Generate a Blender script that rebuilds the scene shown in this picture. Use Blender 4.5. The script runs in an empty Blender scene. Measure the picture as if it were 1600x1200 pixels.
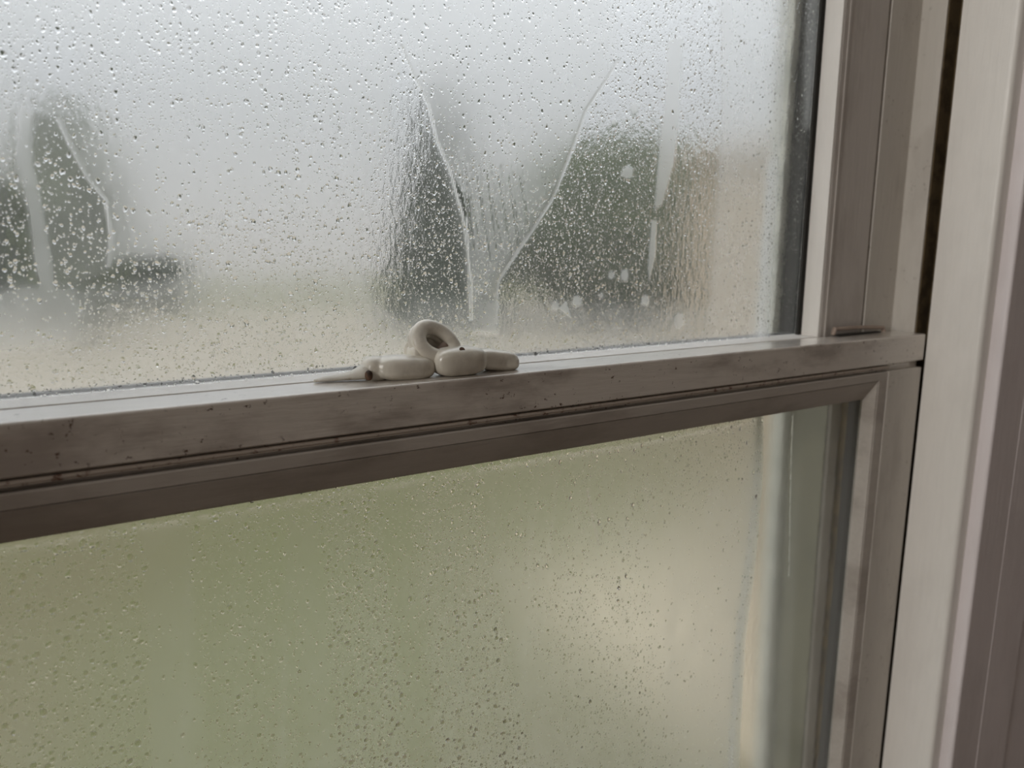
import bpy, bmesh, math, random
import numpy as np
from mathutils import Vector, Matrix

random.seed(7)
rng = np.random.default_rng(11)
sc = bpy.context.scene
COL = sc.collection

# ------------------------------------------------------------------ camera
# X runs right along the window, Y goes outdoors, Z is up; z = 0 is the top
# of the meeting rail, y = 0 the room-side face of the lower sash (metres).
FPX = 1133.0
AX = np.array([1863, 196, 1133.0]); AX /= np.linalg.norm(AX)
AU = np.array([27, 6290, -1133.0]); AU /= np.linalg.norm(AU)
AX -= AU * (AX @ AU); AX /= np.linalg.norm(AX)
AY = -np.cross(AU, AX)
CAM = np.array([0.0, -0.28, 0.05456])
cam_d = bpy.data.cameras.new('camera')
cam = bpy.data.objects.new('camera', cam_d); COL.objects.link(cam)
cam_d.sensor_width = 36.0
cam_d.lens = FPX / 1600 * 36
cam_d.clip_start = 0.01; cam_d.clip_end = 300
M = Matrix(((AX[0], AX[1], -AX[2], CAM[0]),
            (AY[0], AY[1], -AY[2], CAM[1]),
            (AU[0], AU[1], -AU[2], CAM[2]),
            (0, 0, 0, 1)))
cam.matrix_world = M
cam_d.dof.use_dof = True
cam_d.dof.focus_distance = 0.335
cam_d.dof.aperture_fstop = 9.0
sc.camera = cam

# ------------------------------------------------------------------ world: overcast sky
w = bpy.data.worlds.new('overcast'); sc.world = w; w.use_nodes = True
nt = w.node_tree; nt.nodes.clear()
out = nt.nodes.new('ShaderNodeOutputWorld'); bg = nt.nodes.new('ShaderNodeBackground')
tc = nt.nodes.new('ShaderNodeTexCoord'); sep = nt.nodes.new('ShaderNodeSeparateXYZ')
cr = nt.nodes.new('ShaderNodeValToRGB')
nt.links.new(tc.outputs['Generated'], sep.inputs[0]); nt.links.new(sep.outputs['Z'], cr.inputs[0])
cr.color_ramp.elements[0].position = 0.0; cr.color_ramp.elements[0].color = (0.48, 0.47, 0.455, 1)
cr.color_ramp.elements[1].position = 1.0; cr.color_ramp.elements[1].color = (4.4, 4.55, 4.7, 1)
e = cr.color_ramp.elements.new(0.18); e.color = (0.55, 0.575, 0.60, 1)
e = cr.color_ramp.elements.new(0.42); e.color = (1.02, 1.07, 1.12, 1)
nt.links.new(cr.outputs[0], bg.inputs[0]); bg.inputs[1].default_value = 1.05
nt.links.new(bg.outputs[0], out.inputs[0])

# ------------------------------------------------------------------ unseen fill light added behind the viewer to lift room-facing surfaces
ld = bpy.data.lights.new('room_fill_light', 'AREA'); ld.shape = 'DISK'; ld.size = 0.5; ld.energy = 2.2
ld.color = (1.0, 0.9, 0.86)
lo = bpy.data.objects.new('room_fill_light', ld); COL.objects.link(lo); lo.location = (-0.6, -1.9, 1.38)
# second unseen fill, added at the left to brighten left-facing surfaces
sd = bpy.data.lights.new('side_fill_light', 'AREA'); sd.shape = 'RECTANGLE'; sd.size = 0.6; sd.size_y = 1.1; sd.energy = 25.0
sd.color = (1.0, 0.97, 0.93)
so = bpy.data.objects.new('side_fill_light', sd); COL.objects.link(so); so.location = (-2.15, -0.42, 0.70)
so.rotation_euler = (math.radians(90), 0, math.radians(-90))

# ------------------------------------------------------------------ view
sc.view_settings.view_transform = 'Standard'; sc.view_settings.look = 'None'
sc.view_settings.gamma = 1.0; sc.view_settings.use_curve_mapping = False
sc.view_settings.exposure = 0.0
sc.cycles.use_denoising = True
sc.cycles.max_bounces = 14; sc.cycles.transmission_bounces = 10; sc.cycles.diffuse_bounces = 5
sc.cycles.sample_clamp_indirect = 4.0


def ray(px, py):
    d = np.array([(px - 800) / FPX, (600 - py) / FPX, 1.0])
    return np.array([d @ AX, d @ AY, d @ AU])


def at(px, py, y):
    r = ray(px, py); t = (y - CAM[1]) / r[1]
    return CAM + t * r


# ------------------------------------------------------------------ material helpers
def nodes(name):
    m = bpy.data.materials.new(name); m.use_nodes = True
    t = m.node_tree; t.nodes.clear()
    return m, t, t.nodes.new('ShaderNodeOutputMaterial')


def mk(t, typ, **kw):
    n = t.nodes.new(typ)
    for k, v in kw.items():
        setattr(n, k, v)
    return n


def math_n(t, op, a, b=None, clamp=False):
    n = t.nodes.new('ShaderNodeMath'); n.operation = op; n.use_clamp = clamp
    for i, v in enumerate((a, b)):
        if v is None: continue
        if isinstance(v, (int, float)): n.inputs[i].default_value = v
        else: t.links.new(v, n.inputs[i])
    return n.outputs[0]


def mixc(t, fac, a, b):
    n = t.nodes.new('ShaderNodeMix'); n.data_type = 'RGBA'
    for i, v in ((0, fac), (6, a), (7, b)):
        if hasattr(v, 'links'): t.links.new(v, n.inputs[i])
        elif isinstance(v, tuple): n.inputs[i].default_value = (*v[:3], 1)
        else: n.inputs[i].default_value = v
    return n.outputs[2]


def ramp(t, fac, p0, p1, v0=0.0, v1=1.0):
    n = t.nodes.new('ShaderNodeMapRange'); n.interpolation_type = 'SMOOTHSTEP'
    n.inputs[1].default_value = p0; n.inputs[2].default_value = p1
    n.inputs[3].default_value = v0; n.inputs[4].default_value = v1
    t.links.new(fac, n.inputs[0]); return n.outputs[0]


def noise(t, vec, scale, detail=4, rough=0.6):
    n = t.nodes.new('ShaderNodeTexNoise'); n.inputs['Scale'].default_value = scale
    n.inputs['Detail'].default_value = detail; n.inputs['Roughness'].default_value = rough
    t.links.new(vec, n.inputs['Vector']); return n.outputs[0]


def scaled(t, vec, s):
    n = t.nodes.new('ShaderNodeMapping'); n.inputs['Scale'].default_value = s
    t.links.new(vec, n.inputs['Vector']); return n.outputs[0]


def paint(name, col, dirt=(0.10, 0.055, 0.03), amount=0.5, stretch=(6, 40, 60), rough=0.5, along='x', specks=True, bump=0.00012):
    """old chalky paint with fine grain along the member, grime smears and small rusty specks"""
    m, t, o = nodes(name)
    b = mk(t, 'ShaderNodeBsdfPrincipled'); t.links.new(b.outputs[0], o.inputs[0])
    b.inputs['Roughness'].default_value = rough
    b.inputs['Coat Weight'].default_value = 0.9 if rough < 0.3 else 0.0; b.inputs['Coat Roughness'].default_value = 0.16
    tcn = mk(t, 'ShaderNodeTexCoord').outputs['Object']
    s = (5, 60, 60) if along == 'x' else (60, 60, 5)
    grain = noise(t, scaled(t, tcn, s), 6.0, 5, 0.65)
    smear = noise(t, scaled(t, tcn, (9, 20, 26) if along == 'x' else (26, 20, 9)), 1.0, 6, 0.62)
    c = mixc(t, math_n(t, 'MULTIPLY', ramp(t, grain, 0.35, 0.75), 0.22 if along == 'x' else 0.10), col, tuple(v * 0.62 for v in col))
    c = mixc(t, math_n(t, 'MULTIPLY', ramp(t, smear, 0.47, 0.64), amount), c, tuple(0.5 * v + 0.5 * d for v, d in zip(col, dirt)))
    if specks:
        sp = noise(t, tcn, 260.0, 3, 0.7)
        sm = noise(t, tcn, 30.0, 2, 0.5)
        f = math_n(t, 'MULTIPLY', ramp(t, sp, 0.60, 0.68), ramp(t, sm, 0.46, 0.58))
        c = mixc(t, math_n(t, 'MULTIPLY', f, amount), c, dirt)
    t.links.new(c, b.inputs['Base Color'])
    bp = mk(t, 'ShaderNodeBump'); bp.inputs['Strength'].default_value = 0.6; bp.inputs['Distance'].default_value = bump * 4
    t.links.new(grain, bp.inputs['Height']); t.links.new(bp.outputs[0], b.inputs['Normal'])
    return m


def plain(name, col, rough=0.6, metal=0.0, nscale=None, ncol=None, lo_=0.4, hi_=0.65):
    m, t, o = nodes(name)
    b = mk(t, 'ShaderNodeBsdfPrincipled'); t.links.new(b.outputs[0], o.inputs[0])
    b.inputs['Base Color'].default_value = (*col, 1); b.inputs['Roughness'].default_value = rough
    b.inputs['Metallic'].default_value = metal
    if nscale:
        tcn = mk(t, 'ShaderNodeTexCoord').outputs['Object']
        n = noise(t, tcn, nscale, 5, 0.6)
        t.links.new(mixc(t, ramp(t, n, lo_, hi_), col, ncol), b.inputs['Base Color'])
    return m


WHITE = (0.62, 0.585, 0.53)
M_rail = paint('painted_rail_grimy', (0.70, 0.65, 0.585), amount=1.0, along='x', rough=0.28)
M_railx = paint('painted_bead', (0.50, 0.46, 0.41), amount=0.6, along='x', specks=False)
M_stile = paint('painted_stile', WHITE, amount=0.35, along='z')
M_upper = paint('painted_upper_stile', (0.60, 0.56, 0.52), amount=0.35, along='z', specks=False)
M_stop = paint('painted_stop', (0.82, 0.79, 0.74), amount=0.12, along='z', specks=False, rough=0.35)
M_casing = paint('painted_casing', (0.76, 0.70, 0.70), amount=0.15, along='z', specks=False)
M_track = plain('dirty_shaded_track', (0.14, 0.10, 0.05), 0.8, 0, 90, (0.07, 0.05, 0.025))
M_dark = plain('weather_pile_and_shade', (0.03, 0.028, 0.024), 0.9)  # pile and gasket; also the painted shade of liners, strip and plate
M_ext = plain('exterior_stop_paint', (0.22, 0.205, 0.15), 0.6, 0, 12, (0.17, 0.16, 0.12))
M_storm = plain('storm_frame_paint', (0.66, 0.65, 0.58), 0.5, 0, 30, (0.5, 0.5, 0.44))
M_lock = plain('ivory_enamel', (0.76, 0.72, 0.63), 0.22, 0, 60, (0.58, 0.54, 0.46))
M_lock_dirty = plain('ivory_enamel_chipped', (0.66, 0.63, 0.56), 0.5, 0, 220, (0.50, 0.44, 0.36), 0.55, 0.7)
M_rust = plain('rusty_steel', (0.13, 0.07, 0.04), 0.7, 0.3, 300, (0.05, 0.03, 0.02))
M_tan = plain('tan_metal', (0.42, 0.33, 0.27), 0.5, 0.0, 80, (0.34, 0.26, 0.21))
M_caulk = plain('dirty_caulk', (0.46, 0.40, 0.34), 0.7, 0, 260, (0.16, 0.09, 0.06), 0.54, 0.70)


# ------------------------------------------------------------------ object helpers
def tag(o, label=None, cat=None, group=None, kind=None):
    if label: o['label'] = label
    if cat: o['category'] = cat
    if group: o['group'] = group
    if kind: o['kind'] = kind
    return o


def empty(name, loc):
    o = bpy.data.objects.new(name, None); COL.objects.link(o); o.location = loc
    o.empty_display_size = 0.01
    return o


def link(name, bm, mat, parent=None, smooth=False):
    me = bpy.data.meshes.new(name)
    bmesh.ops.recalc_face_normals(bm, faces=bm.faces)
    bm.to_mesh(me); bm.free(); me.materials.append(mat)
    if smooth:
        me.polygons.foreach_set('use_smooth', [True] * len(me.polygons))
    o = bpy.data.objects.new(name, me); COL.objects.link(o)
    if parent:
        o.parent = parent
        o.matrix_parent_inverse = Matrix.Translation(-parent.location)
    return o


def box(bm, x0, x1, y0, y1, z0, z1, bev=0.0):
    vs = [bm.verts.new((x, y, z)) for x in (x0, x1) for y in (y0, y1) for z in (z0, z1)]
    fs = [(0, 1, 3, 2), (4, 6, 7, 5), (0, 4, 5, 1), (2, 3, 7, 6), (0, 2, 6, 4), (1, 5, 7, 3)]
    fl = [bm.faces.new([vs[i] for i in f]) for f in fs]
    if bev:
        es = list({e for f in fl for e in f.edges})
        bmesh.ops.bevel(bm, geom=es, offset=bev, segments=3, affect='EDGES', profile=0.6)


def prism(bm, prof, axis, a, b):
    """closed profile swept along an axis: 'x' profile is (y,z); 'z' profile is (x,y)"""
    def v(p, s):
        return (s, p[0], p[1]) if axis == 'x' else (p[0], p[1], s)
    A = [bm.verts.new(v(p, a)) for p in prof]; B = [bm.verts.new(v(p, b)) for p in prof]
    n = len(prof)
    for i in range(n):
        bm.faces.new((A[i], A[(i + 1) % n], B[(i + 1) % n], B[i]))
    bm.faces.new(A); bm.faces.new(B)


def arc(cx, cy, r, a0, a1, n=6):
    return [(cx + r * math.cos(math.radians(a0 + (a1 - a0) * i / n)), cy + r * math.sin(math.radians(a0 + (a1 - a0) * i / n))) for i in range(n + 1)]


def ring_frame(bm, x0, x1, z0, z1, prof):
    """mitred frame: prof is a list of (x inset, z inset, y) walked across the section"""
    loops = []
    for ix, iz, y in prof:
        loops.append([bm.verts.new(p) for p in ((x0 + ix, y, z0 + iz), (x1 - ix, y, z0 + iz), (x1 - ix, y, z1 - iz), (x0 + ix, y, z1 - iz))])
    n = len(loops)
    for k in range(n):
        L, K = loops[k], loops[(k + 1) % n]
        for i in range(4):
            bm.faces.new((L[i], L[(i + 1) % 4], K[(i + 1) % 4], K[i]))


# ================================================================== the room and the window opening
def struct(name, bm, mat, parent=None):
    o = link(name, bm, mat, parent)
    if not parent: o['kind'] = 'structure'
    return o

M_wall = plain('room_wall_paint', (0.50, 0.47, 0.44), 0.8, 0, 3, (0.46, 0.43, 0.40))
M_floor = plain('floor_boards', (0.22, 0.14, 0.08), 0.5, 0, 5, (0.16, 0.10, 0.06))
XL, XR = -0.215, 0.517            # window opening between the jambs
ZB, ZT = -0.94, 0.92
FLOOR, CEIL = -1.45, 1.42


def wall_with_hole(y0, y1, mat, name, hx0, hx1, hz0, hz1):
    bm = bmesh.new()
    box(bm, -2.2, hx0, y0, y1, FLOOR, CEIL); box(bm, hx1, 1.9, y0, y1, FLOOR, CEIL)
    box(bm, hx0, hx1, y0, y1, hz1, CEIL); box(bm, hx0, hx1, y0, y1, FLOOR, hz0)
    return struct(name, bm, mat)

wall_with_hole(-0.030, 0.105, M_wall, 'wall_front', XL - 0.035, XR + 0.033, ZB - 0.03, ZT + 0.03)
bm = bmesh.new(); box(bm, -2.3, -2.2, -3.3, 0.105, FLOOR, CEIL); struct('wall_left', bm, M_wall)
bm = bmesh.new(); box(bm, 1.9, 2.0, -3.3, 0.105, FLOOR, CEIL); struct('wall_right', bm, M_wall)
bm = bmesh.new(); box(bm, -2.2, 1.9, -3.3, -3.2, FLOOR, CEIL); struct('wall_back', bm, M_wall)
bm = bmesh.new(); box(bm, -2.3, 2.0, -3.3, 0.105, FLOOR - 0.05, FLOOR); struct('floor', bm, M_floor)
bm = bmesh.new(); box(bm, -2.3, 2.0, -3.3, 0.105, CEIL, CEIL + 0.05); struct('ceiling', bm, M_wall)

# --- window_1: the fixed frame with its channels (right and left jamb, head, sill)
win = empty('window_1', (0.151, 0.0, ZB)); win['kind'] = 'structure'
CX = (XL + XR) / 2


def mirror(prof):
    return [(2 * CX - x, y) for x, y in prof][::-1]

jamb = [(0.549, 0.0), (0.5335, 0.0), (0.5335, 0.0092), (0.518, 0.0096), (0.518, 0.0268), (0.4845, 0.0272),
        (0.4838, 0.0285), (0.4838, 0.0500), (0.4735, 0.0512), (0.4720, 0.0530), (0.4720, 0.0935), (0.549, 0.0935)]
bm = bmesh.new(); prism(bm, jamb, 'z', ZB, ZT); link('jamb', bm, M_stile, win)
bm = bmesh.new(); prism(bm, mirror(jamb), 'z', ZB, ZT); link('jamb', bm, M_stile, win)
# lining of the two tracks: dirt, plus gap shade put into its colour
for s in (1, -1):
    def mx(a, b): return (a, b) if s == 1 else (2 * CX - b, 2 * CX - a)
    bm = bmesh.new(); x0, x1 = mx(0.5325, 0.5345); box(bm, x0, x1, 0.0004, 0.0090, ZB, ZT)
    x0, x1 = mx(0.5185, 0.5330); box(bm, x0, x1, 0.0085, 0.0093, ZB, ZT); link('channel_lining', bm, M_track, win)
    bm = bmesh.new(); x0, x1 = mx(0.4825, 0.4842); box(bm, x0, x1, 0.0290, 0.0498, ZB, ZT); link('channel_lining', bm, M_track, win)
    bm = bmesh.new(); x0, x1 = mx(0.4708, 0.4725); box(bm, x0, x1, 0.0530, 0.0930, ZB, ZT); link('blind_stop', bm, M_ext, win)
    x0, x1 = mx(0.4700, 0.4710); bm = bmesh.new(); box(bm, x0, x1, 0.0535, 0.0925, -0.038, ZT); link('reveal_shade_strip', bm, M_dark, win)  # dark strip added over the upper blind stop, painting in its shade
bm = bmesh.new(); box(bm, XL - 0.03, XR + 0.03, 0.0, 0.0935, ZT, ZT + 0.03); link('head', bm, M_stile, win)
bm = bmesh.new()
prism(bm, [(-0.03, ZB - 0.03), (0.13, ZB - 0.03), (0.13, ZB - 0.02), (0.0, ZB), (-0.03, ZB)], 'x', XL - 0.03, XR + 0.03); link('sill', bm, M_stile, win)

# --- interior stops (trim_1 right, trim_2 left) and casings
def stop_profile():
    p = [(0.5170, -0.0008)]
    p += [(0.5170, -0.0330)] + arc(0.5205, -0.0330, 0.0035, 180, 270, 6)[1:]
    p += [(0.5275, -0.0368), (0.5275, -0.0005)]
    return p

def casing_profile():
    p = [(0.5276, -0.0290), (0.5276, -0.0435)] + arc(0.5296, -0.0435, 0.0020, 180, 270, 5)[1:]
    p += [(0.860, -0.0458), (0.5615, -0.0442), (0.5635, -0.0442), (0.565, -0.0458), (0.608, -0.0470), (0.611, -0.0452), (0.611, -0.0302), (0.53, -0.0302)]
    return p

for i, f in ((1, lambda p: p), (2, mirror)):
    bm = bmesh.new(); prism(bm, f(stop_profile()), 'z', ZB, ZT + 0.0); struct('trim_%d' % i, bm, M_stop)
    bm = bmesh.new(); prism(bm, f(casing_profile()), 'z', ZB - 0.03, ZT + 0.10); struct('trim_%d' % (i + 2), bm, M_casing)
bm = bmesh.new(); box(bm, XL - 0.0105, XR + 0.0105, -0.0455, -0.0302, ZT + 0.0, ZT + 0.10, 0.002); struct('trim_5', bm, M_casing)
bm = bmesh.new(); box(bm, XL - 0.13, XR + 0.13, -0.085, -0.0305, ZB - 0.06, ZB - 0.0305, 0.004); struct('trim_6', bm, M_casing)


# ================================================================== fogged glass
def smooth01(x):
    x = np.clip(x, 0, 1); return x * x * (3 - 2 * x)


class Pane:
    """a pane with its map of fog, big drops, fine beads and run-off ridges laid on the real glass surface"""
    def __init__(s, y, x0, x1, z0, z1, fx0, fz0, fz1, step):
        s.y = y
        s.xs = np.concatenate([np.arange(x0, fx0, 0.01), np.arange(fx0, x1, step), [x1]])
        s.zs = np.concatenate([np.arange(z0, fz0, 0.01), np.arange(fz0, fz1, step), np.arange(fz1, z1, 0.01), [z1]])
        s.GX, s.GZ = np.meshgrid(s.xs, s.zs)
        sh = s.GX.shape
        # size of one traced pixel on the glass there (metres), to give edges a width
        s.fog = np.full(sh, 0.7); s.drop = np.full(sh, 0.3); s.bead = np.full(sh, 0.2); s.ridge = np.zeros(sh)
        n = 16
        s.wob_x = s._wob(3); s.wob_z = s._wob(4)

    def _wob(s, seed):
        r = np.random.default_rng(seed); o = np.zeros(s.GX.shape)
        for k in range(14):
            f = 60 * 1.35 ** k; a = r.uniform(0, 6.28); p = r.uniform(0, 6.28)
            o += np.sin((s.GX * math.cos(a) + s.GZ * math.sin(a)) * f + p) / (1 + 0.33 * k) ** 1.6
        return o * 0.25

    def pts(s, px):
        return np.array([(lambda q: (q[0], q[2]))(at(a, b, s.y)) for a, b in px])

    def segd(s, P, closed, wob):
        X = s.GX + wob * s.wob_x; Z = s.GZ + wob * s.wob_z
        d = np.full(X.shape, 1e9); tt = np.zeros(X.shape); n = len(P)
        ins = np.zeros(X.shape, bool)
        m = n if closed else n - 1
        for i in range(m):
            ax, az = P[i]; bx, bz = P[(i + 1) % n]
            vx, vz = bx - ax, bz - az; L = vx * vx + vz * vz + 1e-18
            t = np.clip(((X - ax) * vx + (Z - az) * vz) / L, 0, 1)
            q = np.hypot(X - ax - t * vx, Z - az - t * vz)
            tt = np.where(q < d, (i + t) / m, tt); d = np.minimum(d, q)
            if closed:
                c = (az > Z) != (bz > Z)
                xi = ax + (Z - az) * vx / (vz if abs(vz) > 1e-12 else 1e-12)
                ins ^= c & (X < xi)
        return (np.where(ins, d, -d) if closed else d), tt

    def area(s, px, soft=0.002, wob=0.001, fog=None, drop=None, bead=None, ridge=None, k=1.0):
        d, _ = s.segd(s.pts(px), True, wob)
        m = smooth01(d / soft * 0.5 + 0.5) * k
        for n, v in (('fog', fog), ('drop', drop), ('bead', bead), ('ridge', ridge)):
            if v is not None: setattr(s, n, getattr(s, n) * (1 - m) + v * m)

    def line(s, px, w=0.0005, wob=0.0004, fog=None, ridge=None, drop=None, bead=None, k=1.0, taper=False):
        d, t = s.segd(s.pts(px), False, wob)
        ww = w * (1 - 0.7 * t) if taper else w
        m = np.exp(-(d / ww) ** 2) * k
        for n, v in (('fog', fog), ('drop', drop), ('bead', bead)):
            if v is not None: setattr(s, n, getattr(s, n) * (1 - m) + v * m)
        if ridge is not None: s.ridge = np.maximum(s.ridge, ridge * m)

    def build(s, thick, mat, parent):
        ny, nx = s.GX.shape
        co = np.stack([s.GX.ravel(), np.full(nx * ny, s.y), s.GZ.ravel()], 1)
        x0, x1, z0, z1 = s.xs[0], s.xs[-1], s.zs[0], s.zs[-1]
        back = np.array([(x0, s.y + thick, z0), (x1, s.y + thick, z0), (x1, s.y + thick, z1), (x0, s.y + thick, z1)])
        co = np.concatenate([co, back])
        I = np.arange(nx * ny).reshape(ny, nx)
        q = np.stack([I[:-1, :-1], I[:-1, 1:], I[1:, 1:], I[1:, :-1]], -1).reshape(-1, 4)   # normal toward -Y
        b = nx * ny
        q = np.concatenate([q, [[b, b + 3, b + 2, b + 1]]])
        me = bpy.data.meshes.new('glass_pane')
        me.vertices.add(len(co)); me.vertices.foreach_set('co', co.ravel().astype(np.float32))
        me.loops.add(q.size); me.loops.foreach_set('vertex_index', q.ravel().astype(np.int32))
        me.polygons.add(len(q)); me.polygons.foreach_set('loop_start', np.arange(0, q.size, 4, dtype=np.int32))
        me.update(calc_edges=True)
        at_ = me.attributes.new('wet', 'FLOAT_COLOR', 'POINT')
        c = np.stack([s.fog.ravel(), s.drop.ravel(), s.bead.ravel(), s.ridge.ravel()], 1)
        c = np.clip(np.concatenate([c, np.zeros((4, 4))]), 0, 4)
        at_.data.foreach_set('color', c.ravel().astype(np.float32))
        me.materials.append(mat[0]); me.materials.append(mat[1])
        mi = np.zeros(len(q), np.int32); mi[-1] = 1
        me.polygons.foreach_set('material_index', mi)
        o = bpy.data.objects.new('glass_pane', me); COL.objects.link(o)
        o.parent = parent; o.matrix_parent_inverse = Matrix.Translation(-parent.location)
        return o


def fog_glass(name, tint, rough_lo=0.05, rough_hi=0.34, fogw=0.42, ior=1.34, steep=1.0, keep=0.3, film_col=(0.97, 0.97, 0.95)):
    m, t, o = nodes(name)
    L = t.links
    A = mk(t, 'ShaderNodeAttribute', attribute_name='wet')
    sp = mk(t, 'ShaderNodeSeparateColor'); L.new(A.outputs['Color'], sp.inputs[0])
    fog, drop, bead = sp.outputs[0], sp.outputs[1], sp.outputs[2]; ridge = A.outputs['Alpha']
    P = mk(t, 'ShaderNodeTexCoord').outputs['Object']
    # slight warping so no drop is a perfect circle
    wn = mk(t, 'ShaderNodeTexNoise'); wn.inputs['Scale'].default_value = 420; wn.inputs['Detail'].default_value = 2
    L.new(P, wn.inputs['Vector'])
    wv = mk(t, 'ShaderNodeVectorMath', operation='MULTIPLY_ADD')
    L.new(wn.outputs['Color'], wv.inputs[0]); wv.inputs[1].default_value = (0.0016,) * 3; L.new(P, wv.inputs[2])
    W = wv.outputs[0]

    def drops(scale, rmin, rmax, dens, hfac, off):
        mp = mk(t, 'ShaderNodeMapping'); mp.inputs['Scale'].default_value = (scale, 0, scale * 0.8)
        mp.inputs['Location'].default_value = (off, 0, off * 1.7); L.new(W, mp.inputs['Vector'])
        v = mk(t, 'ShaderNodeTexVoronoi'); v.inputs['Scale'].default_value = 1.0; v.inputs['Randomness'].default_value = 0.95
        v.voronoi_dimensions = '3D'; L.new(mp.outputs[0], v.inputs['Vector'])
        sc_ = mk(t, 'ShaderNodeSeparateColor'); L.new(v.outputs['Color'], sc_.inputs[0])
        r = math_n(t, 'MULTIPLY_ADD', math_n(t, 'POWER', sc_.outputs[0], 1.7), rmax - rmin)
        r.node.inputs[2].default_value = rmin
        present = math_n(t, 'LESS_THAN', sc_.outputs[1], dens)
        q = math_n(t, 'DIVIDE', v.outputs['Distance'], r)
        h = math_n(t, 'POWER', math_n(t, 'MAXIMUM', math_n(t, 'SUBTRACT', 1.0, math_n(t, 'MULTIPLY', q, q)), 0.0), 0.75)
        # drops sag: thicker toward their lower rim
        dv = mk(t, 'ShaderNodeVectorMath', operation='SUBTRACT'); L.new(mp.outputs[0], dv.inputs[0]); L.new(v.outputs['Position'], dv.inputs[1])
        ds = mk(t, 'ShaderNodeSeparateXYZ'); L.new(dv.outputs[0], ds.inputs[0])
        sag = math_n(t, 'MULTIPLY_ADD', math_n(t, 'DIVIDE', ds.outputs[2], r), -0.6); sag.node.inputs[2].default_value = 1.0
        h = math_n(t, 'MULTIPLY', h, math_n(t, 'MAXIMUM', sag, 0.1))
        h = math_n(t, 'MULTIPLY', math_n(t, 'MULTIPLY', h, r), present)
        mask = math_n(t, 'MULTIPLY', math_n(t, 'LESS_THAN', q, 1.0), present)
        return math_n(t, 'MULTIPLY', h, hfac / scale), mask

    h1, m1 = drops(360, 0.14, 0.36, math_n(t, 'MULTIPLY', drop, 0.75), 0.6 * steep, 3.1)
    h2, m2 = drops(620, 0.18, 0.44, math_n(t, 'ADD', math_n(t, 'MULTIPLY', bead, 0.68), math_n(t, 'MULTIPLY', drop, 0.12)), 0.95 * steep, 9.7)
    h3, m3 = drops(1250, 0.25, 0.48, math_n(t, 'MULTIPLY', bead, 0.62), 0.8 * steep, 17.3)
    film = noise(t, scaled(t, P, (260, 1, 120)), 1.0, 4, 0.6)
    hr = math_n(t, 'MULTIPLY', ridge, 0.0007)
    hf = math_n(t, 'MULTIPLY', film, math_n(t, 'MULTIPLY_ADD', bead, 0.00035))
    hf.node.inputs[1].links[0].from_node.inputs[2].default_value = 0.00006
    h = math_n(t, 'MAXIMUM', math_n(t, 'MAXIMUM', h1, h2), h3)
    h = math_n(t, 'ADD', math_n(t, 'ADD', h, hr), hf)
    bp = mk(t, 'ShaderNodeBump'); bp.inputs['Strength'].default_value = 1.0; bp.inputs['Distance'].default_value = 1.0
    L.new(h, bp.inputs['Height'])
    wet = math_n(t, 'MAXIMUM', m1, math_n(t, 'MAXIMUM', m2, math_n(t, 'MULTIPLY', m3, 0.6)))
    dry = math_n(t, 'SUBTRACT', 1.0, wet)
    mott = noise(t, scaled(t, P, (70, 1, 45)), 1.0, 5, 0.65)
    f = math_n(t, 'MULTIPLY', fog, ramp(t, mott, 0.25, 0.75, 0.86, 1.08))
    fw = math_n(t, 'MULTIPLY', math_n(t, 'MULTIPLY', f, fogw), math_n(t, 'MULTIPLY_ADD', dry, 1.0 - keep), True)
    fw.node.inputs[1].links[0].from_node.inputs[2].default_value = keep
    rgh = math_n(t, 'MULTIPLY_ADD', math_n(t, 'MULTIPLY', f, dry), rough_hi - rough_lo); rgh.node.inputs[2].default_value = rough_lo
    g = mk(t, 'ShaderNodeBsdfGlass', distribution='MULTI_GGX'); g.inputs['IOR'].default_value = ior
    g.inputs['Color'].default_value = (*tint, 1)
    L.new(rgh, g.inputs['Roughness']); L.new(bp.outputs[0], g.inputs['Normal'])
    tr = mk(t, 'ShaderNodeBsdfTranslucent'); tr.inputs['Color'].default_value = (*film_col, 1)
    mx = mk(t, 'ShaderNodeMixShader'); L.new(fw, mx.inputs[0]); L.new(g.outputs[0], mx.inputs[1]); L.new(tr.outputs[0], mx.inputs[2])
    L.new(mx.outputs[0], o.inputs[0])
    return m

M_fog = fog_glass('condensation_on_glass', (0.985, 0.99, 0.985))
M_fog_low = fog_glass('condensation_on_lower_glass', (0.985, 0.99, 0.98), rough_hi=0.50, fogw=0.31, ior=1.45, steep=1.25, keep=0.5, film_col=(0.97, 0.95, 0.84))
M_out, t_, o_ = nodes('outer_glass_face')
g_ = mk(t_, 'ShaderNodeBsdfGlass'); g_.inputs['IOR'].default_value = 1.3; g_.inputs['Roughness'].default_value = 0.0
t_.links.new(g_.outputs[0], o_.inputs[0])


M_water, t_, o_ = nodes('water_drop')
g_ = mk(t_, 'ShaderNodeBsdfGlass'); g_.inputs['IOR'].default_value = 1.33; g_.inputs['Roughness'].default_value = 0.0
t_.links.new(g_.outputs[0], o_.inputs[0])


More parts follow.
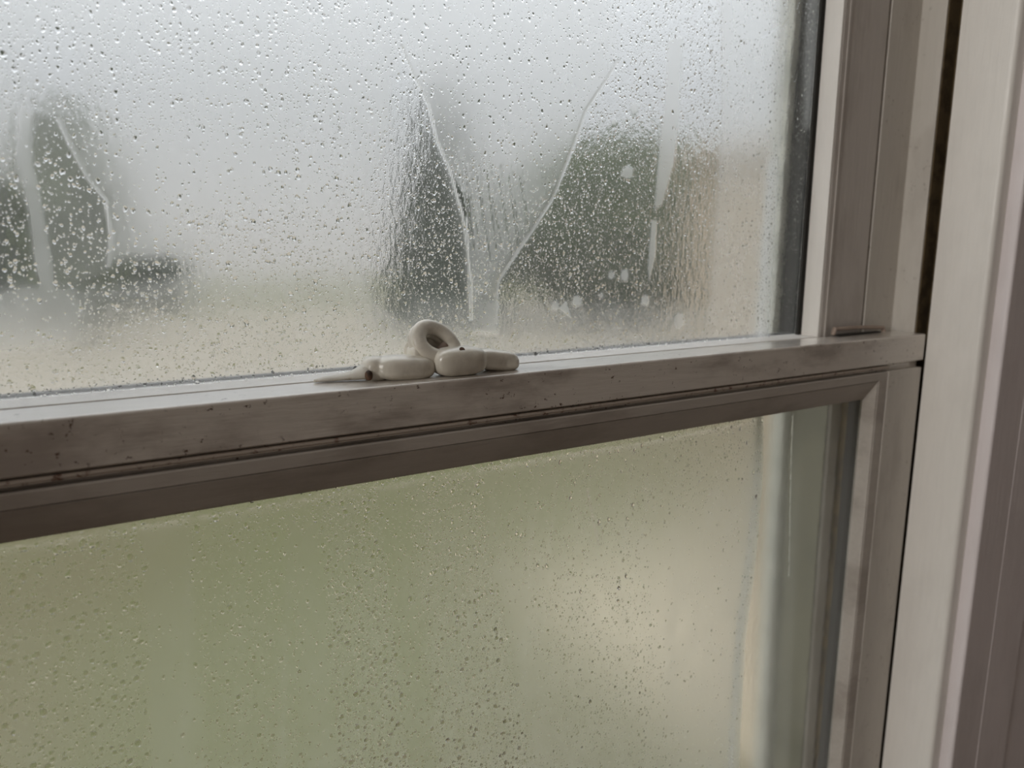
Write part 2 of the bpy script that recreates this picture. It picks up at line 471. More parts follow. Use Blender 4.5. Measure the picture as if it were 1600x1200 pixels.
def droplets(pane, n, x0, x1, z0, z1, r0, r1, parent, seed, dens=lambda d: d, h0=0.62, h1=0.85, stamp=False, pw=1.0, sag=0.22):
    """the larger condensation drops as real sagging beads of water sitting on the room side of a pane"""
    rg = np.random.default_rng(seed)
    pts = []; cells = {}; tries = 0
    while len(pts) < n:
        x = rg.uniform(x0, x1); z = rg.uniform(z0, z1)
        i = min(np.searchsorted(pane.zs, z), len(pane.zs) - 1); j = min(np.searchsorted(pane.xs, x), len(pane.xs) - 1)
        if rg.random() >= dens(pane.drop[i, j]): continue
        r_ = r0 + (r1 - r0) * rg.random() ** 2.4
        key = (int(x / 0.004), int(z / 0.004))
        if any(math.hypot(x - a, z - b_) < 1.3 * (r_ + c) for dx in (-1, 0, 1) for dz in (-1, 0, 1) for a, b_, c in cells.get((key[0] + dx, key[1] + dz), ())):
            tries += 1
            if tries > 60000: break
            continue
        cells.setdefault(key, []).append((x, z, r_)); pts.append((x, z, r_))
    if stamp:       # under a big drop there is no fog film
        for x, z, r in pts:
            i0, i1 = np.searchsorted(pane.zs, (z - 1.5 * r, z + 1.3 * r)); j0, j1 = np.searchsorted(pane.xs, (x - 1.3 * r, x + 1.3 * r))
            sl = (slice(max(i0 - 1, 0), i1 + 1), slice(max(j0 - 1, 0), j1 + 1))
            m = smooth01((1.25 - np.hypot(pane.GX[sl] - x, (pane.GZ[sl] - z) * 0.9) / r) / 0.5)
            for a in (pane.fog, pane.drop, pane.bead, pane.ridge): a[sl] *= 1 - (0.65 if a is pane.fog else 1.0) * m
    NU, NV = 12, 6
    V, F = [], []
    for x, z, r in pts:
        b = len(V); asp = rg.uniform(0.95, 1.35); sk = rg.uniform(-0.15, 0.15); hh = r * rg.uniform(h0, h1)
        ph = [rg.uniform(0, 6.28) for _ in range(2)]
        for k in range(NV):
            q = math.cos(math.pi / 2 * k / NV) ** pw; hy = math.sin(math.pi / 2 * k / NV) ** pw
            for u in range(NU):
                a = 2 * math.pi * u / NU
                w_ = 1 + 0.10 * math.sin(2 * a + ph[0]) + 0.06 * math.sin(3 * a + ph[1])
                lz = math.sin(a) * q * asp * w_ - sag * hy * asp
                V.append((x + r * (math.cos(a) * q * w_ + sk * lz), pane.y - 0.00002 - hh * hy, z + r * lz))
        V.append((x, pane.y - 0.00002 - hh, z - sag * r * asp)); V.append((x, pane.y - 0.00002, z))
        for k in range(NV - 1):
            for u in range(NU):
                a0 = b + k * NU + u; a1 = b + k * NU + (u + 1) % NU
                F.append((a0, a1, a1 + NU, a0 + NU))
        top = b + NV * NU
        for u in range(NU):
            F.append((b + (NV - 1) * NU + u, b + (NV - 1) * NU + (u + 1) % NU, top)); F.append((b + (u + 1) % NU, b + u, top + 1))
    me = bpy.data.meshes.new('condensation_droplets'); me.from_pydata(V, [], F); me.materials.append(M_water)
    sm = [len(f) == 4 or max(f) % (NV * NU + 2) == NV * NU for f in F]
    me.polygons.foreach_set('use_smooth', sm); me.update()
    o = bpy.data.objects.new('condensation_droplets', me); COL.objects.link(o)
    o.parent = parent; o.matrix_parent_inverse = Matrix.Translation(-parent.location); o['kind'] = 'stuff'
    return o


# ================================================================== lower sash
low = empty('window_sash', (CX, 0.012, -0.935))
tag(low, 'lower sash with the long grimy top rail carrying the ivory lock', 'window sash', 'sashes of the double hung window')
Lx0, Lx1 = XL + 0.0015, XR - 0.0015
# top rail: one long board with rounded upper edge, grooves under it
rp = arc(0.0012, -0.0012, 0.0012, 180, 90, 4) + [(0.0236, 0.0), (0.0240, -0.0006), (0.0240, -0.0405), (0.0125, -0.0405), (0.0125, -0.0238), (0.0045, -0.0238), (0.0045, -0.0188), (0.0006, -0.0187), (0.0, -0.0181)]
bm = bmesh.new(); prism(bm, rp, 'x', Lx0, Lx1); link('top_rail', bm, M_rail, low)
bp_ = [(0.0008, -0.0196)] + arc(0.0014, -0.02065, 0.0009, 120, 240, 4) + [(0.0008, -0.0217)]
bm = bmesh.new(); prism(bm, [(0.0030, -0.0196)] + bp_ + [(0.0030, -0.0217)], 'x', XL + 0.0406, 0.4765); link('bead', bm, M_caulk, low)
# right and left stile
for s in (1, -1):
    a, b = (0.4757, 0.5155) if s == 1 else (2 * CX - 0.5155, 2 * CX - 0.4757)
    bm = bmesh.new(); box(bm, a, b, 0.0004, 0.0236, -0.9350, -0.0237, 0.0006); link('stile', bm, M_stile, low)
bm = bmesh.new(); box(bm, 2 * CX - 0.4757, 0.4757, 0.0008, 0.0236, -0.9350, -0.880, 0.0006); link('bottom_rail', bm, M_stile, low)
# mitred glazing frame: outer flat, score line, sloping inner face
gp = [(0.0, 0.0, 0.0230), (0.0, 0.0, 0.0014), (0.0006, 0.0006, 0.0008), (0.0090, 0.0056, 0.0010), (0.0094, 0.0060, 0.0020),
      (0.0102, 0.0064, 0.0014), (0.0136, 0.0184, 0.0080), (0.0139, 0.0193, 0.0088), (0.0139, 0.0193, 0.0230)]
gx0, gx1, gz0, gz1 = 2 * CX - 0.4755, 0.4755, -0.880, -0.0238
bm = bmesh.new(); ring_frame(bm, gx0, gx1, gz0, gz1, gp)
gf = link('glazing_frame', bm, M_railx, low)

bm = bmesh.new(); ring_frame(bm, gx0, gx1, gz0, gz1, [(0.0130, 0.0185, 0.0233), (0.0130, 0.0185, 0.0122), (0.0144, 0.0198, 0.0122), (0.0144, 0.0198, 0.0233)])
link('shade_liner', bm, M_dark, low)  # added dark liner, paints the frame's shade behind the pane edge
P = Pane(0.0088, gx0 + 0.0132, gx1 - 0.0132, gz0 + 0.0186, gz1 - 0.0186, -0.045, -0.34, -0.0424, 0.0007)
P.fog[:] = 0.62; P.drop[:] = 0.30; P.bead[:] = 0.25
P.area([(-60, 840), (224, 830), (236, 1260), (-60, 1260)], 0.004, fog=0.60, drop=0.62, bead=0.35)
P.area([(224, 800), (298, 800), (330, 1260), (238, 1260)], 0.0012, fog=0.72, drop=0.03, bead=0.04)
P.area([(298, 800), (497, 770), (532, 1260), (330, 1260)], 0.002, fog=0.64, drop=0.16, bead=0.22)
P.area([(455, 780), (497, 770), (532, 1260), (485, 1260)], 0.003, fog=0.74, drop=0.03, bead=0.05)
P.area([(497, 760), (590, 750), (606, 900), (650, 1260), (536, 1260), (512, 950)], 0.0013, fog=0.76, drop=0.95, bead=0.85)
P.area([(592, 750), (640, 745), (655, 900), (690, 1260), (650, 1260), (606, 900)], 0.002, fog=0.66, drop=0.22, bead=0.18)
P.area([(640, 745), (752, 720), (772, 900), (850, 1260), (690, 1260), (655, 900)], 0.003, fog=0.80, drop=0.55, bead=0.75)
P.area([(752, 700), (1400, 600), (1400, 1260), (850, 1260), (772, 900)], 0.006, fog=0.84, drop=0.03, bead=0.03)
P.area([(752, 700), (1195, 640), (1190, 720), (960, 860), (820, 900), (775, 880)], 0.012, fog=0.78, drop=0.12, bead=0.16)
P.area([(820, 900), (1000, 860), (1060, 1260), (870, 1260)], 0.012, fog=0.74, drop=0.12, bead=0.30, k=0.6)
P.area([(300, 790), (497, 765), (500, 815), (300, 850)], 0.004, fog=0.6, drop=0.4, bead=0.5, k=0.8)
P.line([(-40, 860), (400, 790), (800, 722), (1000, 690), (1190, 655)], 0.0022, fog=0.45, bead=1.3, drop=0.6, k=0.9)
P.line([(1186, 640), (1182, 760), (1166, 900), (1155, 1000), (1140, 1210)], 0.0032, 0.0016, fog=1.5, bead=0.25, k=1.0)
P.area([(1194, 600), (1190, 760), (1178, 900), (1165, 1000), (1150, 1260), (1420, 1260), (1420, 600)], 0.0022, 0.0008, fog=0.32, drop=0.0, bead=0.0)
P.area([(1255, 600), (1230, 1260), (1420, 1260), (1420, 600)], 0.004, 0.0006, fog=0.10)
P.line([(918, 765), (925, 800), (936, 850)], 0.0006, fog=1.2, ridge=0.6)
P.line([(1238, 650), (1236, 700), (1232, 900)], 0.0006, fog=0.7, ridge=0.3, k=0.7)
for x in (1012, 985, 870, 842): P.line([(x, 700), (x - 3, 790), (x - 14, 870)], 0.0009, fog=1.1, k=0.5)
for x in (1060, 1110, 830, 300, 455): P.line([(x, 760), (x - 4, 900), (x - 16, 1230)], 0.0012, 0.0008, fog=0.95, drop=0.0, bead=0.0, k=0.55)
droplets(P, 2600, -0.045, 0.36, -0.34, -0.046, 0.00034, 0.00115, low, 5, lambda d: max(0, d - 0.02) ** 1.4, 0.75, 1.0, True, 0.7, 0.42)
P.build(0.0030, (M_fog_low, M_out), low)

# ================================================================== upper sash
upp = empty('window_sash', (CX, 0.038, 0.0))
tag(upp, 'upper sash behind the lock, its pane streaked by a wide V shaped run', 'window sash', 'sashes of the double hung window')
UX0, UX1 = 2 * CX - 0.4815, 0.4815
for s in (1, -1):
    a, b = (0.4352, UX1) if s == 1 else (UX0, 2 * CX - 0.4352)
    bm = bmesh.new(); box(bm, a, b, 0.0272, 0.0485, -0.040, 0.900, 0.0009); link('stile', bm, M_upper, upp)
    # thin scored moulding on the stile face
    a, b = (0.4395, 0.4415) if s == 1 else (2 * CX - 0.4415, 2 * CX - 0.4395)
    bm = bmesh.new(); box(bm, a, b, 0.0266, 0.0274, -0.0005, 0.900, 0.0002); link('bead', bm, M_upper, upp)
bm = bmesh.new(); box(bm, 2 * CX - 0.4352, 0.4352, 0.0272, 0.0485, -0.040, -0.0010, 0.0008); link('bottom_rail', bm, M_storm, upp)
bm = bmesh.new(); box(bm, 2 * CX - 0.4352, 0.4352, 0.0272, 0.0485, 0.860, 0.900, 0.0008); link('top_rail', bm, M_upper, upp)
up = [(0.0, 0.0, 0.0450), (0.0, 0.0, 0.0285), (0.0006, 0.0004, 0.0275), (0.0016, 0.0010, 0.0278), (0.0060, 0.0018, 0.0390), (0.0060, 0.0020, 0.0450)]
bm = bmesh.new(); ring_frame(bm, 2 * CX - 0.4353, 0.4353, -0.0012, 0.8602, up); link('glazing_frame', bm, M_stop, upp)
bm = bmesh.new(); ring_frame(bm, 2 * CX - 0.4353, 0.4353, -0.0012, 0.8602, [(-0.0002, -0.0002, 0.0484), (-0.0002, -0.0002, 0.0440), (0.0072, 0.0030, 0.0440), (0.0072, 0.0030, 0.0484)])
link('shade_liner', bm, M_dark, upp)  # dark liner again, edge shade put into its colour
for x0, x1 in ((0.4258, 0.4302), (2 * CX - 0.4302, 2 * CX - 0.4258)):
    bm = bmesh.new(); box(bm, x0, x1, 0.0378, 0.0398, 0.0, 0.859, 0.0003); link('gasket', bm, M_dark, upp)
# dark pile weatherstrip closing the gap between the two rails
bm = bmesh.new(); box(bm, Lx0 + 0.03, 0.4800, 0.0241, 0.0270, -0.030, -0.0022); link('weatherstrip', bm, M_dark, upp)

Q = Pane(0.0400, 2 * CX - 0.4300, 0.4300, -0.0005, 0.860, -0.050, 0.0, 0.235, 0.0007)
hi = smooth01((Q.GZ - 0.235) / 0.06)          # unseen upper part kept clear to let more sky light in
Q.fog[:] = 0.80 * (1 - hi) + 0.04; Q.drop[:] = 0.28 * (1 - hi); Q.bead[:] = 0.26 * (1 - hi)
Q.area([(-60, 30), (290, 60), (300, 130), (250, 200), (150, 215), (100, 190), (-60, 190)], 0.012, fog=0.62, drop=0.3, bead=0.65)
Q.area([(140, 230), (260, 195), (420, 220), (560, 330), (520, 400), (300, 405), (180, 410), (172, 330)], 0.012, 0.002, fog=0.93, drop=0.2, bead=0.06)
Q.area([(-60, 430), (170, 440), (400, 440), (600, 440), (620, 520), (560, 590), (-60, 640)], 0.016, fog=0.62, drop=0.75, bead=0.6)
Q.area([(280, 330), (600, 300), (620, 480), (300, 430)], 0.016, fog=0.66, drop=0.7, bead=0.5, k=0.7)
Q.area([(160, 415), (205, 402), (262, 400), (300, 425), (260, 440), (170, 445), (80, 450)], 0.004, 0.002, fog=0.34, drop=0.5, bead=0.55)
# two clear wiped patches at the left with the pale run between them
Q.area([(-60, 265), (20, 285), (44, 320), (55, 380), (64, 445), (-10, 465), (-60, 470)], 0.003, fog=0.36, drop=0.35, bead=0.35)
Q.area([(46, 170), (88, 178), (108, 226), (138, 280), (164, 308), (173, 360), (172, 400), (166, 422), (120, 445), (84, 440), (62, 330), (50, 250)], 0.0016, fog=0.58, drop=0.3, bead=0.3)
Q.area([(60, 50), (120, 55), (130, 120), (115, 150), (60, 130), (30, 90)], 0.004, 0.003, fog=0.35, bead=0.4, k=0.7)
Q.area([(32, 165), (52, 178), (50, 260), (68, 340), (80, 400), (84, 462), (66, 458), (54, 400), (42, 320), (30, 250)], 0.0012, fog=1.05, drop=0.03, bead=0.0)
Q.area([(-60, 475), (30, 447), (110, 450), (135, 480), (120, 530), (-60, 560)], 0.004, fog=0.98, drop=0.15, bead=0.1)
Q.line([(92, 185), (112, 228), (140, 280), (166, 310), (176, 370), (170, 415)], 0.0008, fog=1.1, bead=0.0, ridge=0.25)
# clear wedge left of the V
Q.area([(628, 72), (668, 165), (682, 220), (705, 275), (722, 335), (735, 440), (738, 500), (640, 505), (585, 470), (560, 400), (570, 300), (598, 215), (608, 140)], 0.003, fog=0.46, drop=0.6, bead=0.75)
Q.area([(700, 275), (722, 335), (735, 440), (738, 495), (640, 500), (600, 450), (600, 350), (640, 250)], 0.010, fog=0.28, drop=0.55, bead=0.85)
# body of the V, its scratched tail
Q.area([(628, 72), (668, 165), (682, 220), (705, 275), (722, 335), (735, 440), (738, 530), (775, 530), (777, 440), (800, 402), (840, 347), (862, 310), (882, 260), (915, 172), (958, 105), (1010, -40), (600, -40)], 0.0010, 0.0014, fog=0.85, drop=0.30, bead=0.10)
Q.area([(690, 225), (760, 240), (800, 290), (842, 345), (778, 440), (775, 500), (738, 500), (735, 440), (722, 335)], 0.006, fog=0.85, drop=0.25, bead=0.45)
Q.area([(700, 262), (716, 290), (733, 310), (738, 370), (728, 355), (718, 315)], 0.0012, 0.0005, fog=0.20, drop=0.0, bead=0.1)
for k in range(26):
    x = 728 + k * 4.3; y0 = 250 + (k * 53) % 70
    Q.line([(x - 14, y0), (x, y0 + 70 + (k * 37) % 60)], 0.00035, 0.0003, fog=0.35 if k % 2 else 1.1, ridge=0.25, k=0.7)
# clear beaded area right of the V
Q.area([(958, 108), (915, 174), (884, 260), (864, 312), (842, 349), (802, 404), (780, 440), (777, 500), (900, 515), (1100, 510), (1140, 420), (1135, 250), (1060, 170), (1010, 120)], 0.0014, 0.0012, fog=0.32, drop=0.55, bead=1.0)
Q.area([(900, 235), (864, 314), (842, 350), (802, 405), (780, 440), (777, 490), (900, 500), (1080, 490), (1110, 400), (1080, 320), (980, 270)], 0.010, fog=0.30, drop=0.35, bead=1.0)
Q.area([(960, -40), (1130, -40), (1135, 260), (1050, 200), (960, 110)], 0.010, fog=0.36, drop=0.45, bead=1.0)
Q.area([(640, 470), (1110, 480), (1150, 530), (800, 560), (600, 580)], 0.008, fog=0.60, drop=0.4, bead=1.0)
Q.area([(738, 470), (775, 470), (778, 520), (738, 520)], 0.002, fog=0.85, drop=0.1, bead=0.1)
Q.area([(1043, 60), (1066, 60), (1062, 180), (1052, 260), (1034, 320), (1022, 330), (1030, 230), (1040, 160)], 0.0014, 0.0008, fog=1.0, drop=0.05, bead=0.0)
Q.area([(1018, 345), (1026, 345), (1024, 400), (1014, 440), (1012, 420)], 0.001, 0.0004, fog=0.95, bead=0.0, drop=0.0)
Q.area([(1128, 0), (1146, 0), (1140, 260), (1126, 330), (1130, 200)], 0.002, 0.0008, fog=1.0, drop=0.05, bead=0.0)
for cx, cy, r in ((992, 168, 9), (980, 270, 10), (903, 470, 9), (868, 478, 7), (1008, 470, 7), (955, 430, 5), (960, 190, 6), (975, 430, 8), (1060, 500, 10), (940, 462, 4)):
    a0 = random.random() * 6
    Q.area([(cx + r * (0.7 + 0.5 * random.random()) * math.cos(a0 + i), cy + 1.3 * r * (0.7 + 0.5 * random.random()) * math.sin(a0 + i)) for i in range(6)], 0.0012, 0.0006, fog=1.0, bead=0.0, drop=0.0)
Q.area([(873, 482), (885, 470), (893, 496)], 0.0008, 0.0003, fog=1.0, bead=0.0, drop=0.0)
# drier strip toward the right stile
Q.area([(1146, -40), (1300, -40), (1270, 540), (1105, 540), (1115, 350)], 0.006, fog=0.78, drop=0.04, bead=0.10)
Q.line([(1206, 260), (1200, 330), (1194, 420), (1188, 530)], 0.0040, 0.0022, fog=1.5, bead=0.5, k=1.0)
Q.area([(1238, -40), (1222, 200), (1210, 400), (1203, 545), (1330, 545), (1330, -40)], 0.003, 0.0012, fog=0.10, drop=0.0, bead=0.12)
Q.area([(1262, -40), (1290, -40), (1275, 200), (1255, 200)], 0.004, 0.002, fog=0.55, bead=0.5)
Q.line([(1190, 60), (1222, 40), (1250, 5)], 0.0008, 0.0006, fog=0.25, k=0.7)
# edges of the V: thin ridges of water
Q.line([(628, 72), (668, 165), (682, 220), (705, 275), (722, 335), (735, 440), (737, 500)], 0.0005, 0.0014, fog=1.25, bead=0.0, drop=0.0, ridge=0.8)
Q.line([(965, 95), (915, 173), (883, 260), (863, 311), (841, 348), (801, 403), (778, 440), (775, 505)], 0.0009, 0.0013, fog=1.2, bead=0.0, drop=0.0, ridge=0.5)
Q.line([(728, 340), (732, 440), (734, 500)], 0.0006, 0.0006, fog=1.1, ridge=0.5)
Q.line([(600, 130), (604, 200), (590, 250)], 0.0025, fog=0.95, bead=0.1, k=0.8)
# film of water standing along the bottom edge
Q.line([(-40, 632), (500, 594), (850, 558), (1230, 530)], 0.0022, 0.0006, fog=0.8, bead=0.12, drop=0.15, k=0.85)
Q.build(0.0030, (M_fog, M_out), upp)
droplets(Q, 1800, -0.045, 0.36, 0.004, 0.225, 0.00028, 0.00090, upp, 6, lambda d: d)

# ================================================================== storm window outside
st = empty('storm_window', (CX, 0.10, ZB + 0.02))
tag(st, 'pale storm window frame outside the fogged panes, its edge a bright line', 'storm window')
for s in (1, -1):
    a, b = (0.4650, 0.500) if s == 1 else (2 * CX - 0.500, 2 * CX - 0.4650)
    bm = bmesh.new(); box(bm, a, b, 0.0945, 0.1090, ZB, ZT, 0.0008); link('stile', bm, M_storm, st)
bm = bmesh.new(); box(bm, 2 * CX - 0.465, 0.465, 0.0945, 0.109, ZT - 0.035, ZT, 0.0008); link('top_rail', bm, M_storm, st)
bm = bmesh.new(); box(bm, 2 * CX - 0.465, 0.465, 0.0945, 0.109, ZB, ZB + 0.035, 0.0008); link('bottom_rail', bm, M_storm, st)


# ================================================================== sash lock
def superell(bm, c, r, e=0.5, rot=None, nu=28, nv=20):
    """rounded pillow: superellipsoid with exponent e (1 = ball, small = box)"""
    def sp(v, p): return math.copysign(abs(v) ** p, v)
    rows = []
    R = Matrix.Rotation(rot[1], 3, rot[0]) if rot else Matrix.Identity(3)
    for j in range(1, nv):
        ph = -math.pi / 2 + math.pi * j / nv; row = []
        for i in range(nu):
            th = 2 * math.pi * i / nu
            p = Vector((r[0] * sp(math.cos(ph), e) * sp(math.cos(th), e), r[1] * sp(math.cos(ph), e) * sp(math.sin(th), e), r[2] * sp(math.sin(ph), e)))
            row.append(bm.verts.new(Vector(c) + R @ p))
        rows.append(row)
    lo_ = bm.verts.new(Vector(c) + R @ Vector((0, 0, -r[2]))); hi = bm.verts.new(Vector(c) + R @ Vector((0, 0, r[2])))
    for a, b in zip(rows, rows[1:]):
        for i in range(nu):
            bm.faces.new((a[i], a[(i + 1) % nu], b[(i + 1) % nu], b[i]))
    for i in range(nu):
        bm.faces.new((lo_, rows[0][(i + 1) % nu], rows[0][i])); bm.faces.new((hi, rows[-1][i], rows[-1][(i + 1) % nu]))


def sweep(bm, path, radii, nu=20, closed=False, flat=1.0, up=Vector((0, 0, 1))):
    """tube along a path with (width, height) radii per point"""
    rings = []; n = len(path)
    for i, p in enumerate(path):
        a = path[(i - 1) % n] if (closed or i) else path[0]; b = path[(i + 1) % n] if (closed or i < n - 1) else path[-1]
        tdir = (b - a).normalized(); sd = tdir.cross(up).normalized(); u2 = sd.cross(tdir).normalized()
        rw, rh = radii[i] if isinstance(radii, list) else radii
        rings.append([bm.verts.new(p + sd * math.cos(2 * math.pi * k / nu) * rw + u2 * math.sin(2 * math.pi * k / nu) * rh) for k in range(nu)])
    m = n if closed else n - 1
    for i in range(m):
        A, B = rings[i], rings[(i + 1) % n]
        for k in range(nu):
            bm.faces.new((A[k], A[(k + 1) % nu], B[(k + 1) % nu], B[k]))
    if not closed:
        bm.faces.new(rings[0][::-1]); bm.faces.new(rings[-1])


def remesh(o, vox, it=4):
    r = o.modifiers.new('remesh', 'REMESH'); r.mode = 'VOXEL'; r.voxel_size = vox; r.use_smooth_shade = True
    s = o.modifiers.new('smooth', 'SMOOTH'); s.iterations = it; s.factor = 0.5

lk = empty('sash_lock', (0.148, 0.013, 0.0))
tag(lk, 'ivory cam lock with an upright ring lever on the sash meeting rail', 'sash lock')
# base plate with the two pillow-shaped ears
bm = bmesh.new()
superell(bm, (0.1262, 0.0152, 0.0047), (0.0142, 0.0086, 0.0056), 0.70, ('Y', math.radians(3)))
superell(bm, (0.1135, 0.0175, 0.0048), (0.0058, 0.0066, 0.0056), 0.80)
ears = link('base', bm, M_lock, lk); remesh(ears, 0.0005, 6)
bm = bmesh.new()
superell(bm, (0.1728, 0.0148, 0.0046), (0.0108, 0.0068, 0.0050), 0.56, ('Y', math.radians(9)))
superell(bm, (0.1783, 0.0135, 0.0032), (0.0055, 0.0060, 0.0037), 0.70)
ear2 = link('base', bm, M_lock, lk); remesh(ear2, 0.0005, 6)
# hub housing
bm = bmesh.new()
superell(bm, (0.1514, 0.0116, 0.0062), (0.0132, 0.0088, 0.0066), 0.66)
superell(bm, (0.1514, 0.0135, 0.0070), (0.0108, 0.0072, 0.0056), 0.70)
hub = link('housing', bm, M_lock, lk); remesh(hub, 0.0005, 6)
# screw recess on the hub
bm = bmesh.new()
bmesh.ops.create_cone(bm, cap_ends=True, segments=24, radius1=0.0013, radius2=0.0013, depth=0.0026, matrix=Matrix.Translation((0.1504, 0.0066, 0.0113)) @ Matrix.Rotation(math.radians(45), 4, 'X'))
link('screw', bm, M_rust, lk)
# ring lever leaning back over the housing
bm = bmesh.new()
pth, rad = [], []
ctr = Vector((0.1420, 0.0165, 0.0150)); ux = Vector((0.90, -0.10, -0.42)).normalized(); uz = Vector((0.35, 0.55, 0.76)); uz = (uz - ux * uz.dot(ux)).normalized()
nrm = ux.cross(uz).normalized()
for i in range(40):
    a = 2 * math.pi * i / 40
    k = 1.0 + 0.10 * math.cos(a)
    pth.append(ctr + ux * math.cos(a) * 0.0092 * k + uz * math.sin(a) * 0.0072)
    rad.append((0.0027, 0.0027))
sweep(bm, pth, [(0.0037, 0.0028)] * 40, closed=True, up=nrm)
bk = -nrm if nrm.y < 0 else nrm
sweep(bm, [p + bk * 0.0032 for p in pth], [(0.0037, 0.0030)] * 40, closed=True, up=nrm)
superell(bm, tuple(ctr + bk * 0.0100), (0.0100, 0.0026, 0.0075), 0.8)
ringo = link('lever', bm, M_lock, lk, smooth=True); remesh(ringo, 0.0004, 3)
bm = bmesh.new(); superell(bm, (0.1345, 0.0175, 0.0098), (0.0050, 0.0052, 0.0042), 0.6); lf = link('lever_foot', bm, M_lock, lk, smooth=True)
bm = bmesh.new()
bmesh.ops.create_cone(bm, cap_ends=True, segments=24, radius1=0.0022, radius2=0.0020, depth=0.010, matrix=Matrix.Translation((0.1440, 0.0170, 0.0100)) @ Matrix.Rotation(math.radians(50), 4, 'Y'))
link('pivot_pin', bm, M_tan, lk, smooth=True)
# keeper lip at the left end, chipped and painted over
bm = bmesh.new()
pth = [Vector(p) for p in ((0.0880, 0.0225, 0.0008), (0.0935, 0.0222, 0.0013), (0.0990, 0.0212, 0.0016), (0.1040, 0.0200, 0.0022), (0.1080, 0.0185, 0.0034), (0.1125, 0.0175, 0.0045))]
sweep(bm, pth, [(0.0012, 0.0006), (0.0026, 0.0012), (0.0034, 0.0014), (0.0042, 0.0020), (0.0055, 0.0032), (0.0060, 0.0044)])
kp = link('keeper', bm, M_lock_dirty, lk, smooth=True)
bm = bmesh.new(); superell(bm, (0.1085, 0.0118, 0.0030), (0.0016, 0.0018, 0.0022), 0.9); link('screw', bm, M_rust, lk, smooth=True)

# ------------------------------------------------------------------ tilt latch tab on the right end of the rail
lt = empty('latch_tab', (0.468, 0.021, 0.0))
tag(lt, 'thin tan metal tab lying across the right end of the meeting rail', 'latch tab')
bm = bmesh.new()
pa = at(1302, 516, 0.0225); pb = at(1345, 516, 0.0215); pc = at(1384, 521, 0.0195)
pth = [Vector((pa[0], 0.0225, 0.0010)), Vector((pa[0] + 0.001, 0.0225, 0.0050)), Vector((pb[0], 0.0222, 0.0048)), Vector((pc[0] - 0.001, 0.0215, 0.0034)), Vector((pc[0], 0.0215, 0.0008))]
sweep(bm, pth, [(0.0016, 0.0014)] * 5, nu=10)
link('strap', bm, M_tan, lt)
bm = bmesh.new(); box(bm, pa[0] + 0.002, pc[0] - 0.006, 0.0195, 0.0238, 0.0002, 0.0012, 0.0002); link('shade_plate', bm, M_dark, lt)  # dark plate standing in for the shade under the strap

# ================================================================== outdoors
GZ = -1.85
M_lawn = plain('lawn', (0.053, 0.056, 0.012), 0.9, 0, 0.7, (0.062, 0.050, 0.018))
M_dry = plain('gravel_drive', (0.165, 0.14, 0.10), 0.9, 0, 0.6, (0.135, 0.115, 0.08))
M_patio = plain('patio_slabs', (0.30, 0.25, 0.175), 0.8, 0, 3.0, (0.26, 0.22, 0.15))
M_render = plain('beige_render', (0.40, 0.32, 0.23), 0.8, 0, 4.0, (0.36, 0.29, 0.21))
M_leafd = plain('dark_needles', (0.030, 0.045, 0.026), 0.7, 0, 6, (0.055, 0.075, 0.04))
M_leafm = plain('shrub_leaves', (0.055, 0.080, 0.030), 0.7, 0, 1.2, (0.11, 0.14, 0.05))
M_bark = plain('bark', (0.06, 0.045, 0.035), 0.9, 0, 20, (0.10, 0.08, 0.06))

bm = bmesh.new()
bmesh.ops.create_grid(bm, x_segments=60, y_segments=60, size=1.0)
for v in bm.verts:
    v.co = (v.co.x * 45, 0.11 + (v.co.y + 1) * 30, GZ + 0.03 * math.sin(v.co.x * 40) * math.sin(v.co.y * 33))
struct('ground', bm, M_lawn)
bm = bmesh.new(); box(bm, -30, 30, 6.8, 24, GZ - 0.1, GZ + 0.05, 0.02); struct('ground_drive', bm, M_dry)
bm = bmesh.new(); box(bm, 2.0, 4.4, 0.12, 3.4, GZ - 0.1, GZ + 0.06, 0.01); struct('ground_patio', bm, M_patio)
bm = bmesh.new(); box(bm, 2.3, 2.5, 0.12, 2.15, GZ - 0.1, 0.42, 0.02); box(bm, 2.26, 2.54, 0.12, 2.19, 0.42, 0.47, 0.01); struct('wall_garden', bm, M_render)


def leaves(name, mat, parent, fn, n, size):
    """crown made of many small tilted leaf clumps, fn gives a point inside it"""
    pts = np.array([fn() for _ in range(n)])
    a = rng.normal(size=(n, 3)); a /= np.linalg.norm(a, axis=1)[:, None]
    b = np.cross(a, rng.normal(size=(n, 3))); b /= np.linalg.norm(b, axis=1)[:, None]
    s = size * rng.uniform(0.6, 1.4, (n, 1))
    V = np.stack([pts - a * s, pts + b * s * 0.5, pts + a * s, pts - b * s * 0.5], 1).reshape(-1, 3)
    F = np.arange(4 * n).reshape(n, 4)
    me = bpy.data.meshes.new(name); me.from_pydata(V.tolist(), [], F.tolist()); me.materials.append(mat)
    o = bpy.data.objects.new(name, me); COL.objects.link(o)
    o.parent = parent; o.matrix_parent_inverse = Matrix.Translation(-parent.location)
    return o


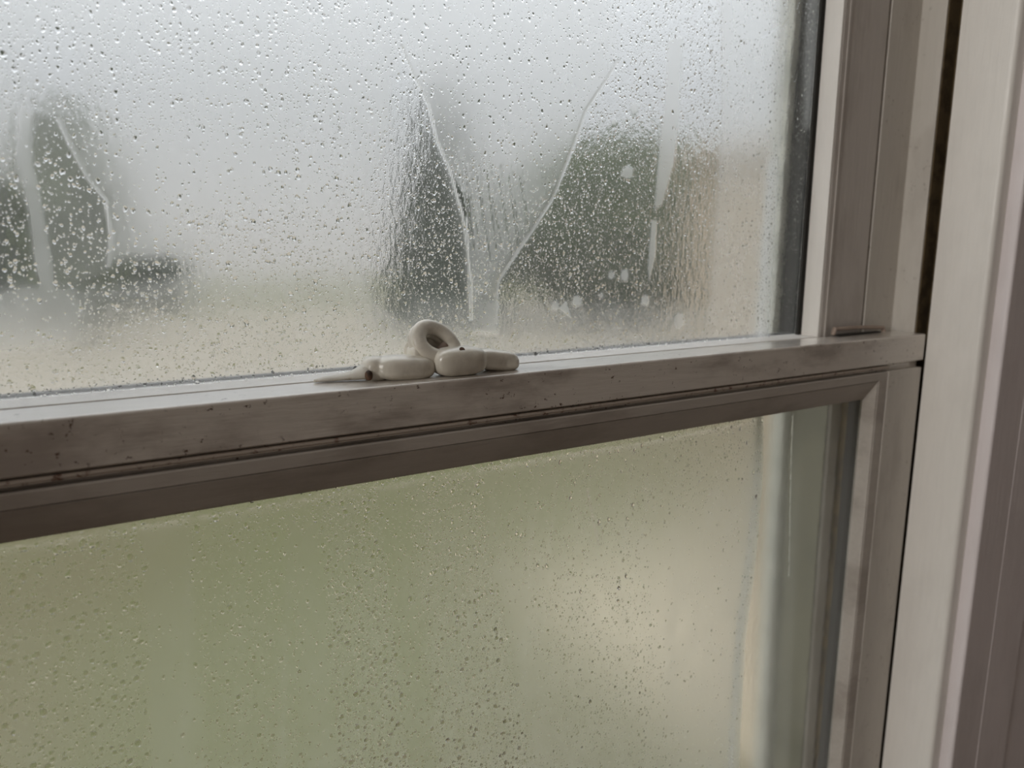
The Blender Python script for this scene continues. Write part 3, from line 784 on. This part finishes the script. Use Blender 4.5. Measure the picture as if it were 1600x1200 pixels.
def tree(name, label, cat, px, pytop, pxw, y, kind, n, mat, zc=None, size=0.07):
    c = at(px, 400, y); top = at(px, pytop, y)[2]
    wl = at(px - pxw / 2, 400, y)[0]; wr = at(px + pxw / 2, 400, y)[0]; R = (wr - wl) / 2 * 0.92
    x = (wl + wr) / 2
    t = empty(name, (x, y, GZ)); tag(t, label, cat)
    bm = bmesh.new()
    sweep(bm, [Vector((x, y, GZ - 0.05)), Vector((x + 0.03, y, GZ + (top - GZ) * 0.4)), Vector((x, y, top - 0.1 * (top - GZ)))], [(0.09, 0.09), (0.06, 0.06), (0.02, 0.02)], nu=10, up=Vector((0, 1, 0)))
    link('trunk', bm, M_bark, t)
    z0 = GZ + 0.15 if kind != 'loose' else GZ + (top - GZ) * 0.35

    def cone():
        h = rng.random() ** 1.25; r = R * (1 - h) ** 0.7 * math.sqrt(rng.random()); a = rng.random() * 6.283
        return (x + r * math.cos(a), y + r * math.sin(a), z0 + (top - z0) * h)

    def ball():
        while True:
            p = rng.uniform(-1, 1, 3)
            if p @ p < 1: break
        return (x + p[0] * R, y + p[1] * R, (z0 + top) / 2 + p[2] * (top - z0) / 2)
    clumps = [(rng.uniform(-1, 1) * R * 0.8, rng.uniform(-1, 1) * R * 0.8, rng.random()) for _ in range(14)]

    def loose():
        k = clumps[rng.integers(len(clumps))]; q = rng.normal(size=3) * R * 0.22
        return (x + k[0] + q[0], y + k[1] + q[1], z0 + (top - z0) * k[2] + q[2])
    leaves('foliage', mat, t, {'cone': cone, 'ball': ball, 'loose': loose}[kind], n, size)
    return t

tree('conifer', 'dark conifer seen blurred through the clear wedge left of the V', 'tree', 672, 140, 190, 17.0, 'cone', 9000, M_leafd, size=0.17)
tree('garden_tree', 'broad green shrub seen blurred through the beaded glass right of the V', 'shrub', 925, 215, 330, 16.0, 'ball', 12000, M_leafm, size=0.18)
tree('garden_tree', 'tall grey green tree seen blurred through the wiped patch at left', 'tree', 110, 165, 200, 19.0, 'ball', 5200, M_leafm, size=0.15)
tree('conifer', 'small dark conifer at the far left edge of the upper pane', 'tree', 0, 250, 120, 24.0, 'cone', 5000, M_leafd, size=0.17)
# far hedge at the end of the drive
hd = empty('hedge', (-5, 27, GZ)); tag(hd, 'low dark hedge running along the far side of the drive', 'hedge')
leaves('foliage', M_leafd, hd, lambda: (rng.uniform(-14, 3.6), 27 + rng.normal() * 0.4, GZ + 1.75 * rng.random() ** 0.8), 9000, 0.22)
